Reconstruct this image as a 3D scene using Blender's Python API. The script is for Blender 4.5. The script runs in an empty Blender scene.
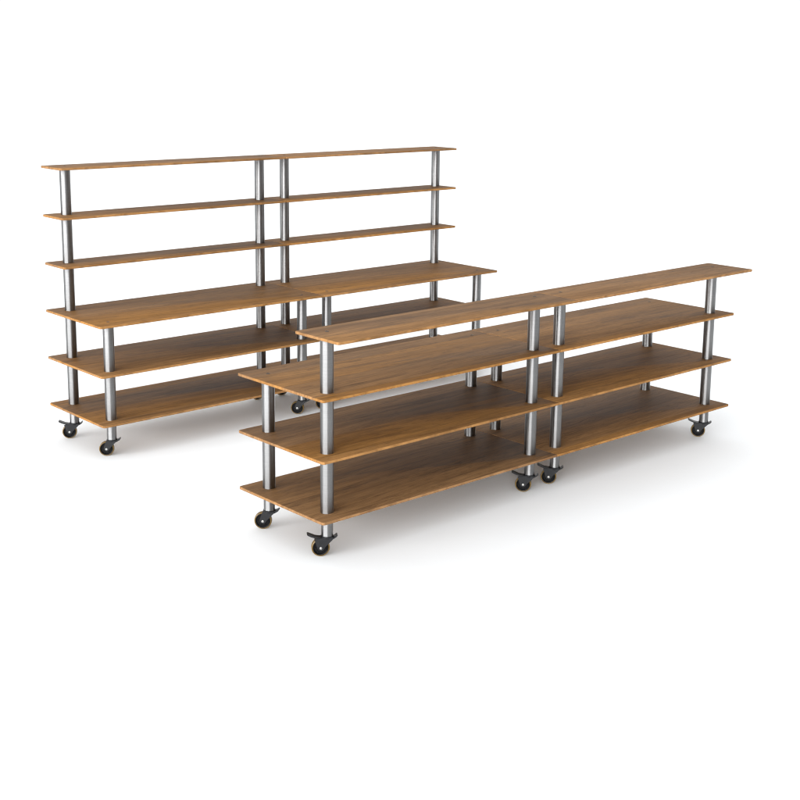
import bpy, bmesh, math, random
from mathutils import Vector, Matrix
random.seed(7)
sc = bpy.context.scene
C = sc.collection
PI = math.pi

# ------------------------------------------------------------------ dimensions (metres)
DEPTH = 0.50            # between the front and the back posts
POSTS = 1.5247          # between the end posts of one unit
PAIR = 0.2242           # between the two middle posts of a pair
OVER = 0.1175           # overhang of the deep shelves past the posts
POST_R = 0.0345
THICK = 0.0140
Z0 = 0.3855             # floor is z = 0
LOW = [z + Z0 for z in (-0.1516, 0.1636, 0.4785, 0.7896)]
TALL = [z + Z0 for z in (-0.1475, 0.1703, 0.4858, 0.8020, 1.1163, 1.4303)]

# ------------------------------------------------------------------ node helpers
def new_mat(name):
    m = bpy.data.materials.new(name); m.use_nodes = True
    nt = m.node_tree
    return m, nt, nt.nodes['Principled BSDF']

def nd(nt, kind, **kw):
    n = nt.nodes.new(kind)
    for k, v in kw.items(): setattr(n, k, v)
    return n

def math_(nt, op, a, b=None, c=None):
    n = nd(nt, 'ShaderNodeMath', operation=op)
    for i, v in enumerate((a, b, c)):
        if v is None: continue
        if isinstance(v, (int, float)): n.inputs[i].default_value = v
        else: nt.links.new(v, n.inputs[i])
    return n.outputs[0]

def comb(nt, x, y, z):
    n = nd(nt, 'ShaderNodeCombineXYZ')
    for i, v in enumerate((x, y, z)):
        if isinstance(v, (int, float)): n.inputs[i].default_value = v
        else: nt.links.new(v, n.inputs[i])
    return n.outputs[0]

def noise(nt, vec, scale, detail=4, rough=0.55, dist=0.0):
    n = nd(nt, 'ShaderNodeTexNoise')
    nt.links.new(vec, n.inputs['Vector'])
    n.inputs['Scale'].default_value = scale; n.inputs['Detail'].default_value = detail
    n.inputs['Roughness'].default_value = rough; n.inputs['Distortion'].default_value = dist
    return n.outputs['Fac']

def ramp(nt, fac, stops):
    n = nd(nt, 'ShaderNodeValToRGB')
    nt.links.new(fac, n.inputs[0])
    e = n.color_ramp.elements
    while len(e) < len(stops): e.new(0.5)
    for el, (p, c) in zip(e, stops):
        el.position = p; el.color = (c if isinstance(c, tuple) else (c, c, c)) + (1,)
    return n.outputs[0]

def mixc(nt, mode, fac, a, b):
    n = nd(nt, 'ShaderNodeMix', data_type='RGBA', blend_type=mode)
    if isinstance(fac, (int, float)): n.inputs[0].default_value = fac
    else: nt.links.new(fac, n.inputs[0])
    for i, v in ((6, a), (7, b)):
        if isinstance(v, tuple): n.inputs[i].default_value = v + (1,)
        else: nt.links.new(v, n.inputs[i])
    return n.outputs[2]

# ------------------------------------------------------------------ materials
def wood_material(name, light, mid, dark, streak, edge=False):
    m, nt, b = new_mat(name)
    tc = nd(nt, 'ShaderNodeTexCoord'); oi = nd(nt, 'ShaderNodeObjectInfo')
    sx = nd(nt, 'ShaderNodeSeparateXYZ'); nt.links.new(tc.outputs['Object'], sx.inputs[0])
    x, y, z = sx.outputs
    rnd = math_(nt, 'MULTIPLY', oi.outputs['Random'], 37.0)
    # boards glued side by side, a gently wandering joint between them
    py = math_(nt, 'DIVIDE', math_(nt, 'ADD', y, math_(nt, 'MULTIPLY', oi.outputs['Random'], 0.06)), 0.262)
    idx = math_(nt, 'FLOOR', py)
    wn = nd(nt, 'ShaderNodeTexWhiteNoise', noise_dimensions='2D')
    nt.links.new(comb(nt, idx, rnd, 0.0), wn.inputs['Vector'])
    pr = wn.outputs['Value']
    off = math_(nt, 'ADD', rnd, math_(nt, 'MULTIPLY', pr, 23.0))
    # each board's grain is drawn out along the board, and drifts slightly across it
    yy = math_(nt, 'ADD', y, math_(nt, 'MULTIPLY', x, math_(nt, 'MULTIPLY', math_(nt, 'SUBTRACT', pr, 0.5), 0.10)))
    v_broad = comb(nt, math_(nt, 'ADD', math_(nt, 'MULTIPLY', x, 0.9), off), math_(nt, 'MULTIPLY', yy, 9.0), off)
    v_mid = comb(nt, math_(nt, 'ADD', math_(nt, 'MULTIPLY', x, 1.6), off), math_(nt, 'MULTIPLY', yy, 34.0), z)
    v_fine = comb(nt, math_(nt, 'ADD', math_(nt, 'MULTIPLY', x, 9.0), off), math_(nt, 'MULTIPLY', yy, 260.0), z)
    broad = noise(nt, v_broad, 1.0, 4, 0.55, 0.9)
    med = noise(nt, v_mid, 1.0, 5, 0.62, 0.5)
    fine = noise(nt, v_fine, 1.0, 3, 0.6)
    # cathedral figure: rings of a sawn trunk
    rings = nd(nt, 'ShaderNodeTexWave', wave_type='BANDS', bands_direction='Y', wave_profile='SIN')
    nt.links.new(comb(nt, math_(nt, 'MULTIPLY', x, 0.35), math_(nt, 'ADD', math_(nt, 'MULTIPLY', yy, 2.1), math_(nt, 'MULTIPLY', broad, 1.3)), off), rings.inputs['Vector'])
    rings.inputs['Scale'].default_value = 4.2; rings.inputs['Distortion'].default_value = 2.2
    rings.inputs['Detail'].default_value = 3; rings.inputs['Detail Scale'].default_value = 1.2
    base = ramp(nt, broad, [(0.30, dark), (0.46, mid), (0.68, light)])
    col = mixc(nt, 'MULTIPLY', 0.70, base, ramp(nt, med, [(0.30, 0.56), (0.46, 0.90), (0.60, 1.08)]))
    col = mixc(nt, 'MULTIPLY', 0.34, col, ramp(nt, rings.outputs['Fac'], [(0.0, 0.45), (0.35, 0.95), (1.0, 1.0)]))
    col = mixc(nt, 'MULTIPLY', 0.50, col, ramp(nt, fine, [(0.32, 0.40), (0.52, 1.0)]))
    st = ramp(nt, noise(nt, v_broad, 1.9, 3, 0.5, 1.4), [(0.61, 0.0), (0.74, 1.0)])
    col = mixc(nt, 'MIX', math_(nt, 'MULTIPLY', st, 0.5), col, streak)
    # dark growth lines and short pores
    v_line = comb(nt, math_(nt, 'ADD', math_(nt, 'MULTIPLY', x, 0.7), off), math_(nt, 'ADD', math_(nt, 'MULTIPLY', yy, 48.0), math_(nt, 'MULTIPLY', broad, 9.0)), off)
    ln = ramp(nt, noise(nt, v_line, 1.0, 2, 0.5, 0.3), [(0.585, 0.0), (0.66, 1.0)])
    col = mixc(nt, 'MIX', math_(nt, 'MULTIPLY', ln, 0.42), col, streak)
    v_pore = comb(nt, math_(nt, 'ADD', math_(nt, 'MULTIPLY', x, 7.0), off), math_(nt, 'MULTIPLY', yy, 85.0), off)
    po = ramp(nt, noise(nt, v_pore, 1.0, 1, 0.5), [(0.66, 0.0), (0.73, 1.0)])
    col = mixc(nt, 'MIX', math_(nt, 'MULTIPLY', po, 0.55), col, streak)
    # board to board tone
    hv = nd(nt, 'ShaderNodeHueSaturation')
    nt.links.new(col, hv.inputs['Color'])
    nt.links.new(math_(nt, 'ADD', 0.88, math_(nt, 'MULTIPLY', pr, 0.24)), hv.inputs['Value'])
    nt.links.new(math_(nt, 'ADD', 0.92, math_(nt, 'MULTIPLY', pr, 0.14)), hv.inputs['Saturation'])
    col = hv.outputs[0]
    # the joint itself, a hairline
    fr = math_(nt, 'FRACT', py)
    line = math_(nt, 'LESS_THAN', fr, 0.006)
    col = mixc(nt, 'MIX', math_(nt, 'MULTIPLY', line, 0.5), col, streak)
    nt.links.new(col, b.inputs['Base Color'])
    nt.links.new(math_(nt, 'ADD', 0.52, math_(nt, 'MULTIPLY', med, 0.2)), b.inputs['Roughness'])
    b.inputs['Specular IOR Level'].default_value = 0.10
    bp = nd(nt, 'ShaderNodeBump'); bp.inputs['Strength'].default_value = 0.12; bp.inputs['Distance'].default_value = 0.002
    nt.links.new(math_(nt, 'ADD', fine, math_(nt, 'MULTIPLY', med, 0.6)), bp.inputs['Height'])
    nt.links.new(bp.outputs[0], b.inputs['Normal'])
    return m

WOOD = wood_material('walnut_board', (0.268, 0.139, 0.051), (0.215, 0.109, 0.039), (0.156, 0.077, 0.027), (0.066, 0.034, 0.015))
EDGE = wood_material('walnut_edge', (0.37, 0.192, 0.072), (0.32, 0.163, 0.06), (0.26, 0.128, 0.047), (0.18, 0.085, 0.032))

def steel_material():
    m, nt, b = new_mat('brushed_steel')
    tc = nd(nt, 'ShaderNodeTexCoord')
    mp = nd(nt, 'ShaderNodeMapping'); mp.inputs['Scale'].default_value = (6, 6, 420)
    nt.links.new(tc.outputs['Object'], mp.inputs[0])
    n = noise(nt, mp.outputs[0], 1.0, 3, 0.6)
    big = noise(nt, tc.outputs['Object'], 5.0, 3, 0.6)
    b.inputs['Metallic'].default_value = 1.0
    nt.links.new(mixc(nt, 'MULTIPLY', 0.25, ramp(nt, n, [(0.3, (0.256, 0.256, 0.257)), (0.7, (0.312, 0.312, 0.313))]), ramp(nt, big, [(0.35, 0.7), (0.6, 1.0)])), b.inputs['Base Color'])
    nt.links.new(math_(nt, 'ADD', 0.31, math_(nt, 'MULTIPLY', n, 0.05)), b.inputs['Roughness'])
    b.inputs['Anisotropic'].default_value = 1.0
    b.inputs['Anisotropic Rotation'].default_value = 0.25
    tg = nd(nt, 'ShaderNodeTangent', direction_type='RADIAL', axis='Z')
    nt.links.new(tg.outputs[0], b.inputs['Tangent'])
    return m

def simple(name, col, rough, metal=0.0, var=0.25, scale=60):
    m, nt, b = new_mat(name)
    tc = nd(nt, 'ShaderNodeTexCoord')
    n = noise(nt, tc.outputs['Object'], scale, 4, 0.6)
    lo = tuple(c * (1 - var) for c in col)
    nt.links.new(ramp(nt, n, [(0.35, lo), (0.65, col)]), b.inputs['Base Color'])
    nt.links.new(math_(nt, 'ADD', rough - 0.06, math_(nt, 'MULTIPLY', n, 0.12)), b.inputs['Roughness'])
    b.inputs['Metallic'].default_value = metal
    return m

STEEL = steel_material()
BLACK = simple('black_nylon', (0.004, 0.004, 0.0045), 0.36)
BLACK.node_tree.nodes['Principled BSDF'].inputs['Specular IOR Level'].default_value = 0.12
FORK = simple('black_painted_steel', (0.010, 0.0105, 0.012), 0.34)
FORK.node_tree.nodes['Principled BSDF'].inputs['Specular IOR Level'].default_value = 0.35
AMBER = simple('amber_polyurethane', (0.13, 0.074, 0.008), 0.34)
BOLT = simple('zinc_bolt', (0.62, 0.62, 0.60), 0.30, 1.0)
SCREW = simple('dark_screw', (0.055, 0.040, 0.030), 0.5, 0.3)
FLOOR = simple('white_paper_floor', (0.882, 0.905, 0.922), 0.85, var=0.008, scale=3)

# ------------------------------------------------------------------ mesh helpers
def link(name, bm, mats, parent=None, loc=(0, 0, 0), smooth=30):
    me = bpy.data.meshes.new(name)
    bmesh.ops.recalc_face_normals(bm, faces=bm.faces)
    bm.to_mesh(me); bm.free()
    for m in (mats if isinstance(mats, (list, tuple)) else [mats]): me.materials.append(m)
    o = bpy.data.objects.new(name, me); C.objects.link(o)
    o.location = loc
    if parent: o.parent = parent
    if smooth:
        me.polygons.foreach_set('use_smooth', [True] * len(me.polygons))
        me.set_sharp_from_angle(angle=math.radians(smooth))
    return o

def lathe(bm, prof, seg=40, axis='Z', off=(0, 0, 0), mi=0):
    rings = []
    for r, h in prof:
        if r < 1e-6:
            p = Vector((0, 0, h)); ring = [bm.verts.new(p)]
        else:
            ring = [bm.verts.new(Vector((r * math.cos(2 * PI * k / seg), r * math.sin(2 * PI * k / seg), h))) for k in range(seg)]
        rings.append(ring)
    for a, b in zip(rings, rings[1:]):
        for k in range(seg):
            if len(a) == 1 and len(b) == 1: continue
            if len(a) == 1: f = bm.faces.new((a[0], b[k], b[(k + 1) % seg]))
            elif len(b) == 1: f = bm.faces.new((a[k], a[(k + 1) % seg], b[0]))
            else: f = bm.faces.new((a[k], a[(k + 1) % seg], b[(k + 1) % seg], b[k]))
            f.material_index = mi
    M = Matrix.Identity(4)
    if axis == 'Y': M = Matrix.Rotation(-PI / 2, 4, 'X')
    M = Matrix.Translation(off) @ M
    for ring in rings:
        for v in ring: v.co = M @ v.co

def prism(bm, poly, y0, y1):
    """closed outline in the x/z plane, thickened along y"""
    a = [bm.verts.new((x, y0, z)) for x, z in poly]
    b = [bm.verts.new((x, y1, z)) for x, z in poly]
    bm.faces.new(a); bm.faces.new(b[::-1])
    for i in range(len(a)):
        j = (i + 1) % len(a)
        bm.faces.new((a[j], a[i], b[i], b[j]))

def bevel(bm, w, seg=2, ang=35):
    ed = [e for e in bm.edges if len(e.link_faces) == 2 and e.calc_face_angle(0) > math.radians(ang)]
    bmesh.ops.bevel(bm, geom=ed, offset=w, segments=seg, affect='EDGES', profile=0.6, clamp_overlap=True)

def board(name, parent, x0, x1, y0, y1, ztop, r_left, r_right, label=None):
    """one shelf board with rounded corners and eased edges; the origin is the middle of its top"""
    mx, my = (x0 + x1) / 2, (y0 + y1) / 2
    hx, hy = (x1 - x0) / 2, (y1 - y0) / 2
    pts = []
    for sx, sy, a0, r in ((1, 1, 0, r_right), (-1, 1, 90, r_left), (-1, -1, 180, r_left), (1, -1, 270, r_right)):
        for k in range(7):
            a = math.radians(a0 + 90 * k / 6)
            pts.append((sx * (hx - r) + r * math.cos(a), sy * (hy - r) + r * math.sin(a)))
    e = 0.0016
    layers = []
    for dz, ins in ((0, e), (-e * 0.4, e * 0.35), (-e, 0), (-THICK + e, 0), (-THICK + e * 0.4, e * 0.35), (-THICK, e)):
        layers.append([(p[0] * (1 - ins / hx), p[1] * (1 - ins / hy), dz) for p in pts])
    bm = bmesh.new()
    V = [[bm.verts.new(p) for p in l] for l in layers]
    bm.faces.new(V[0]); bm.faces.new(V[-1][::-1])
    n = len(pts)
    for a, b in zip(V, V[1:]):
        for i in range(n):
            f = bm.faces.new((a[i], b[i], b[(i + 1) % n], a[(i + 1) % n])); f.material_index = 1
    o = link(name, bm, [WOOD, EDGE], parent, (mx, my, ztop), smooth=50)
    if label: o['label'] = label
    return o

def post(parent, x, y, ztop):
    bm = bmesh.new()
    zb = 0.108
    sh = LOW[0] - THICK - 0.004
    lathe(bm, [(0.0, zb), (0.029, zb), (0.0305, zb + 0.0015), (0.0305, 0.205), (POST_R - 0.0005, 0.206), (POST_R, 0.208), (POST_R, ztop)], 48)
    return link('post', bm, STEEL, parent, (x, y, 0))

def screw(parent, x, y, z):
    bm = bmesh.new()
    lathe(bm, [(0.0105, -0.001), (0.0105, 0.0008), (0.0095, 0.0016), (0.0056, 0.0018), (0.0052, 0.0008), (0.0, 0.0007)], 24)
    return link('bolt_cap', bm, SCREW, parent, (x, y, z))

# ------------------------------------------------------------------ the caster: wheel trails towards local -x, axle along local y
WR = 0.0475
TRAIL = 0.034
def caster_proto(brake):
    # swivel head (the part), its pieces are sub-parts
    bm = bmesh.new()
    lathe(bm, [(0.0, 0.1105), (0.030, 0.1105), (0.033, 0.1085), (0.033, 0.103), (0.027, 0.100), (0.025, 0.094), (0.0, 0.094)], 32)
    o = link('caster', bm, FORK)
    # fork: two cheeks joined by a crown
    bm = bmesh.new()
    cheek = [(0.027, 0.1015), (0.030, 0.096), (0.014, 0.080), (-0.012, 0.052), (-0.020, 0.040), (-0.030, 0.034), (-0.041, 0.036),
             (-0.049, 0.045), (-0.050, 0.056), (-0.046, 0.072), (-0.040, 0.090), (-0.034, 0.1000), (-0.020, 0.1015)]
    if brake:   # a wider housing that carries the brake
        cheek = [(0.027, 0.1015), (0.031, 0.0955), (0.016, 0.080), (-0.010, 0.054), (-0.018, 0.041), (-0.026, 0.0345), (-0.036, 0.0335), (-0.045, 0.038),
                 (-0.051, 0.047), (-0.056, 0.062), (-0.063, 0.083), (-0.068, 0.0965), (-0.030, 0.1015)]
    for s in (-1, 1): prism(bm, cheek, s * 0.0215 - 0.0018, s * 0.0215 + 0.0018)
    prism(bm, [(0.026, 0.1018), (0.024, 0.0975), (-0.030, 0.0975), (-0.032, 0.1018)], -0.0192, 0.0192)
    bevel(bm, 0.0009, 1)
    f = link('fork', bm, FORK, o)
    # wheel core with a hub, five lightening pockets between spokes
    bm = bmesh.new()
    lathe(bm, [(0.0, -0.0165), (0.011, -0.0165), (0.012, -0.0155), (0.013, -0.0115), (0.018, -0.0085), (0.033, -0.0085), (0.0355, -0.0125), (0.0385, -0.0138),
               (0.0425, -0.0125), (0.0425, 0.0125), (0.0385, 0.0138), (0.0355, 0.0125), (0.033, 0.0085), (0.018, 0.0085), (0.013, 0.0115), (0.012, 0.0155), (0.011, 0.0165), (0.0, 0.0165)],
          36, 'Y', (-TRAIL, 0, WR))
    for k in range(6):
        a = k * PI / 3
        for s in (-1, 1):
            c, sn = math.cos(a), math.sin(a)
            q = [(-TRAIL + c * r - sn * w, WR + sn * r + c * w) for r, w in ((0.012, -0.0026), (0.034, -0.0020), (0.034, 0.0020), (0.012, 0.0026))]
            prism(bm, q, s * 0.0080, s * 0.0122)
    w = link('wheel', bm, BLACK, o)
    bm = bmesh.new()
    lathe(bm, [(0.0412, -0.0145), (0.0435, -0.0148), (0.0462, -0.0132), (WR, -0.0095), (WR, 0.0095), (0.0462, 0.0132), (0.0435, 0.0148), (0.0412, 0.0145), (0.0412, -0.0145)], 56, 'Y', (-TRAIL, 0, WR))
    link('tyre', bm, AMBER, o)
    bm = bmesh.new()
    half = [(0.0, 0.0304), (0.0032, 0.0301), (0.0044, 0.0288), (0.0044, 0.0246), (0.0068, 0.0245), (0.0068, 0.0234), (0.0040, 0.0232)]
    lathe(bm, half + [(r, -h) for r, h in reversed(half)], 18, 'Y', (-TRAIL, 0, WR))
    link('axle_bolt', bm, BOLT, o)
    bm = bmesh.new()
    if brake:   # a pedal over the wheel with an upturned toe
        prism(bm, [(0.034, 0.1005), (0.036, 0.1035), (0.050, 0.1130), (0.053, 0.1110), (0.046, 0.1010), (0.028, 0.0900),
                   (-0.030, 0.0935), (-0.060, 0.0985), (-0.084, 0.1070), (-0.100, 0.1150), (-0.104, 0.1205), (-0.098, 0.1225), (-0.084, 0.1165), (-0.062, 0.1070), (-0.034, 0.1022)],
              -0.0175, 0.0175)
    else:       # only the short tail of the swivel lock behind the head
        prism(bm, [(0.020, 0.0975), (0.022, 0.1025), (0.036, 0.1065), (0.052, 0.1150), (0.056, 0.1130), (0.048, 0.1020), (0.030, 0.0915), (0.018, 0.0880)], -0.0155, 0.0155)
    bevel(bm, 0.0016, 2)
    link('brake_pedal' if brake else 'swivel_lock', bm, FORK, o)
    return o

BRAKE, PLAIN = caster_proto(True), caster_proto(False)
used = set()
def place_caster(parent, x, y, brake, deg):
    proto = BRAKE if brake else PLAIN
    if brake not in used:
        used.add(brake); r = proto
    else:
        r = proto.copy(); C.objects.link(r)
        for ch in proto.children:
            c = ch.copy(); C.objects.link(c); c.parent = r
    r.parent = parent; r.location = (x, y, 0); r.rotation_euler = (0, 0, math.radians(deg))
    return r

# ------------------------------------------------------------------ the four rolling units
LAB = {
 ('L', 0): 'low brown wood shelving unit on casters, left half of the front pair, nearest the viewer',
 ('L', 1): 'low brown wood shelving unit on casters, right half of the front pair',
 ('T', 0): 'tall six tier wood shelving unit with steel posts, left half of the back pair',
 ('T', 1): 'tall six tier wood shelving unit behind the low pair, right half of the back pair',
}
# which casters show a brake pedal, keyed by (pair, column, row); anything else has one as well
PLAIN_AT = {('L', 0, 'B'), ('T', 0, 'F'), ('T', 1, 'F')}
TURN = {('L', 0, 'F'): -34, ('L', 0, 'B'): -44, ('L', 1, 'F'): -50, ('L', 2, 'F'): -47, ('L', 3, 'F'): -52,
        ('T', 0, 'B'): -33, ('T', 0, 'F'): -36, ('T', 1, 'F'): -46, ('T', 2, 'F'): -40}

def unit(pair, side, origin, yaw):
    e = bpy.data.objects.new('shelving_unit', None); C.objects.link(e)
    e.empty_display_size = 0.2
    e['label'] = LAB[(pair, side)]; e['category'] = 'shelving unit'
    e['group'] = 'low rolling shelving units' if pair == 'L' else 'tall rolling shelving units'
    xo = side * (POSTS + PAIR)
    cy, sy = math.cos(yaw), math.sin(yaw)
    e.location = (origin[0] + cy * xo, origin[1] + sy * xo, 0); e.rotation_euler = (0, 0, yaw)
    inner = PAIR / 2 - 0.0012
    rl, rr = (0.015, 0.003) if side == 0 else (0.003, 0.015)
    levels = LOW if pair == 'L' else TALL
    for k, z in enumerate(levels):
        deep = k < 3
        xl = OVER if side == 0 else inner
        xr = inner if side == 0 else OVER
        if deep: y0, y1, lab = -OVER, DEPTH + OVER, None
        elif pair == 'L': y0, y1, lab = -0.236, 0.113, 'narrow top shelf'
        else:
            y0, y1, lab = DEPTH - 0.176, DEPTH + 0.102, 'narrow upper shelf'
            if side == 1: xr = 0.072
        board('shelf', e, -xl, POSTS + xr, y0, y1, z, rl, rr, lab)
    for c, x in enumerate((0.0, POSTS)):
        for row, y in (('F', 0.0), ('B', DEPTH)):
            top = levels[-1] if (pair == 'L') == (row == 'F') else levels[2]
            post(e, x, y, top - 0.004)
            screw(e, x, y, top)
            col = c + 2 * side
            deg = TURN.get((pair, col, row), random.uniform(-55, -30))
            place_caster(e, x, y, (pair, col, row) not in PLAIN_AT, deg)
    return e

unit('L', 0, (0, 0), 0.0)
unit('L', 1, (0, 0), 0.0)
unit('T', 0, (0.0005, 2.2035), -0.0032)
unit('T', 1, (0.0005, 2.2035), -0.0032)

# ------------------------------------------------------------------ floor
bm = bmesh.new()
bmesh.ops.create_grid(bm, x_segments=8, y_segments=8, size=150)
f = link('floor', bm, FLOOR, smooth=0); f['kind'] = 'structure'

# ------------------------------------------------------------------ light
FLAG_RIGHT, FLAG_LEFT = (0.561, -0.827), (-0.395, 0.917)
LIT = (-0.95, -0.31)
BASE, GAIN = 1.065, 11.0
w = bpy.data.worlds.new('World'); sc.world = w; w.use_nodes = True
wt = w.node_tree
bg = wt.nodes['Background']
# a white studio all round: a bright sector added left of the camera to light the posts, added black flags at both sides that edge the steel
tc = nd(wt, 'ShaderNodeTexCoord'); sx = nd(wt, 'ShaderNodeSeparateXYZ'); wt.links.new(tc.outputs['Generated'], sx.inputs[0])
def smooth(v, lo, hi):
    n = nd(wt, 'ShaderNodeMapRange', interpolation_type='SMOOTHSTEP')
    wt.links.new(v, n.inputs[0]); n.inputs[1].default_value = lo; n.inputs[2].default_value = hi
    return n.outputs[0]
def toward(d, lo, hi, e0, e1):
    v = math_(wt, 'ADD', math_(wt, 'MULTIPLY', sx.outputs[0], d[0]), math_(wt, 'MULTIPLY', sx.outputs[1], d[1]))
    return math_(wt, 'MULTIPLY', smooth(v, lo, hi), math_(wt, 'SUBTRACT', 1.0, smooth(sx.outputs[2], e0, e1)))
dark = math_(wt, 'MAXIMUM', toward(FLAG_RIGHT, 0.62, 0.72, 0.40, 0.60), toward(FLAG_LEFT, 0.86, 0.92, 0.35, 0.55))
lit = toward(LIT, 0.72, 0.80, 0.35, 0.50)
lvl = math_(wt, 'ADD', math_(wt, 'MULTIPLY', math_(wt, 'SUBTRACT', 1.0, math_(wt, 'MULTIPLY', dark, 0.97)), BASE), math_(wt, 'MULTIPLY', lit, GAIN))
wt.links.new(lvl, bg.inputs['Strength'])
bg.inputs['Color'].default_value = (1, 1, 1, 1)

def area(name, loc, target, sx, sy, watts, col=(1, 1, 1)):
    l = bpy.data.lights.new(name, 'AREA'); l.shape = 'RECTANGLE'; l.size = sx; l.size_y = sy; l.energy = watts; l.color = col
    o = bpy.data.objects.new(name, l); C.objects.link(o); o.location = loc
    o.rotation_euler = (Vector(target) - Vector(loc)).to_track_quat('-Z', 'Y').to_euler()
    return o
area('softbox_top', (1.2, 1.8, 6.0), (1.6, 0.9, 0.0), 6, 5, 60)

# ------------------------------------------------------------------ camera (fitted to the photograph)
W = 800.0
f_px, cx, cy_ = 1268.716, 399.219, 306.965
yaw, pitch, roll = 0.73064, 0.19048, 0.00987
loc = Vector((-3.84344, -4.82541, 2.10435 + Z0))
fw = Vector((math.sin(yaw) * math.cos(pitch), math.cos(yaw) * math.cos(pitch), -math.sin(pitch)))
rt0 = Vector((math.cos(yaw), -math.sin(yaw), 0)); up0 = rt0.cross(fw)
rt = math.cos(roll) * rt0 + math.sin(roll) * up0
up = -math.sin(roll) * rt0 + math.cos(roll) * up0
cd = bpy.data.cameras.new('camera'); cam = bpy.data.objects.new('camera', cd); C.objects.link(cam)
cam.matrix_world = Matrix(((rt.x, up.x, -fw.x, loc.x), (rt.y, up.y, -fw.y, loc.y), (rt.z, up.z, -fw.z, loc.z), (0, 0, 0, 1)))
cd.sensor_width = 36; cd.lens = f_px / W * 36
cd.shift_x = (W / 2 - cx) / W; cd.shift_y = (cy_ - W / 2) / W
cd.clip_start = 0.05; cd.clip_end = 600
sc.camera = cam

vs = sc.view_settings
vs.view_transform = 'Standard'; vs.look = 'None'; vs.exposure = 0; vs.gamma = 1
sc.cycles.use_denoising = True
sc.cycles.max_bounces = 10
sc.cycles.filter_width = 1.2
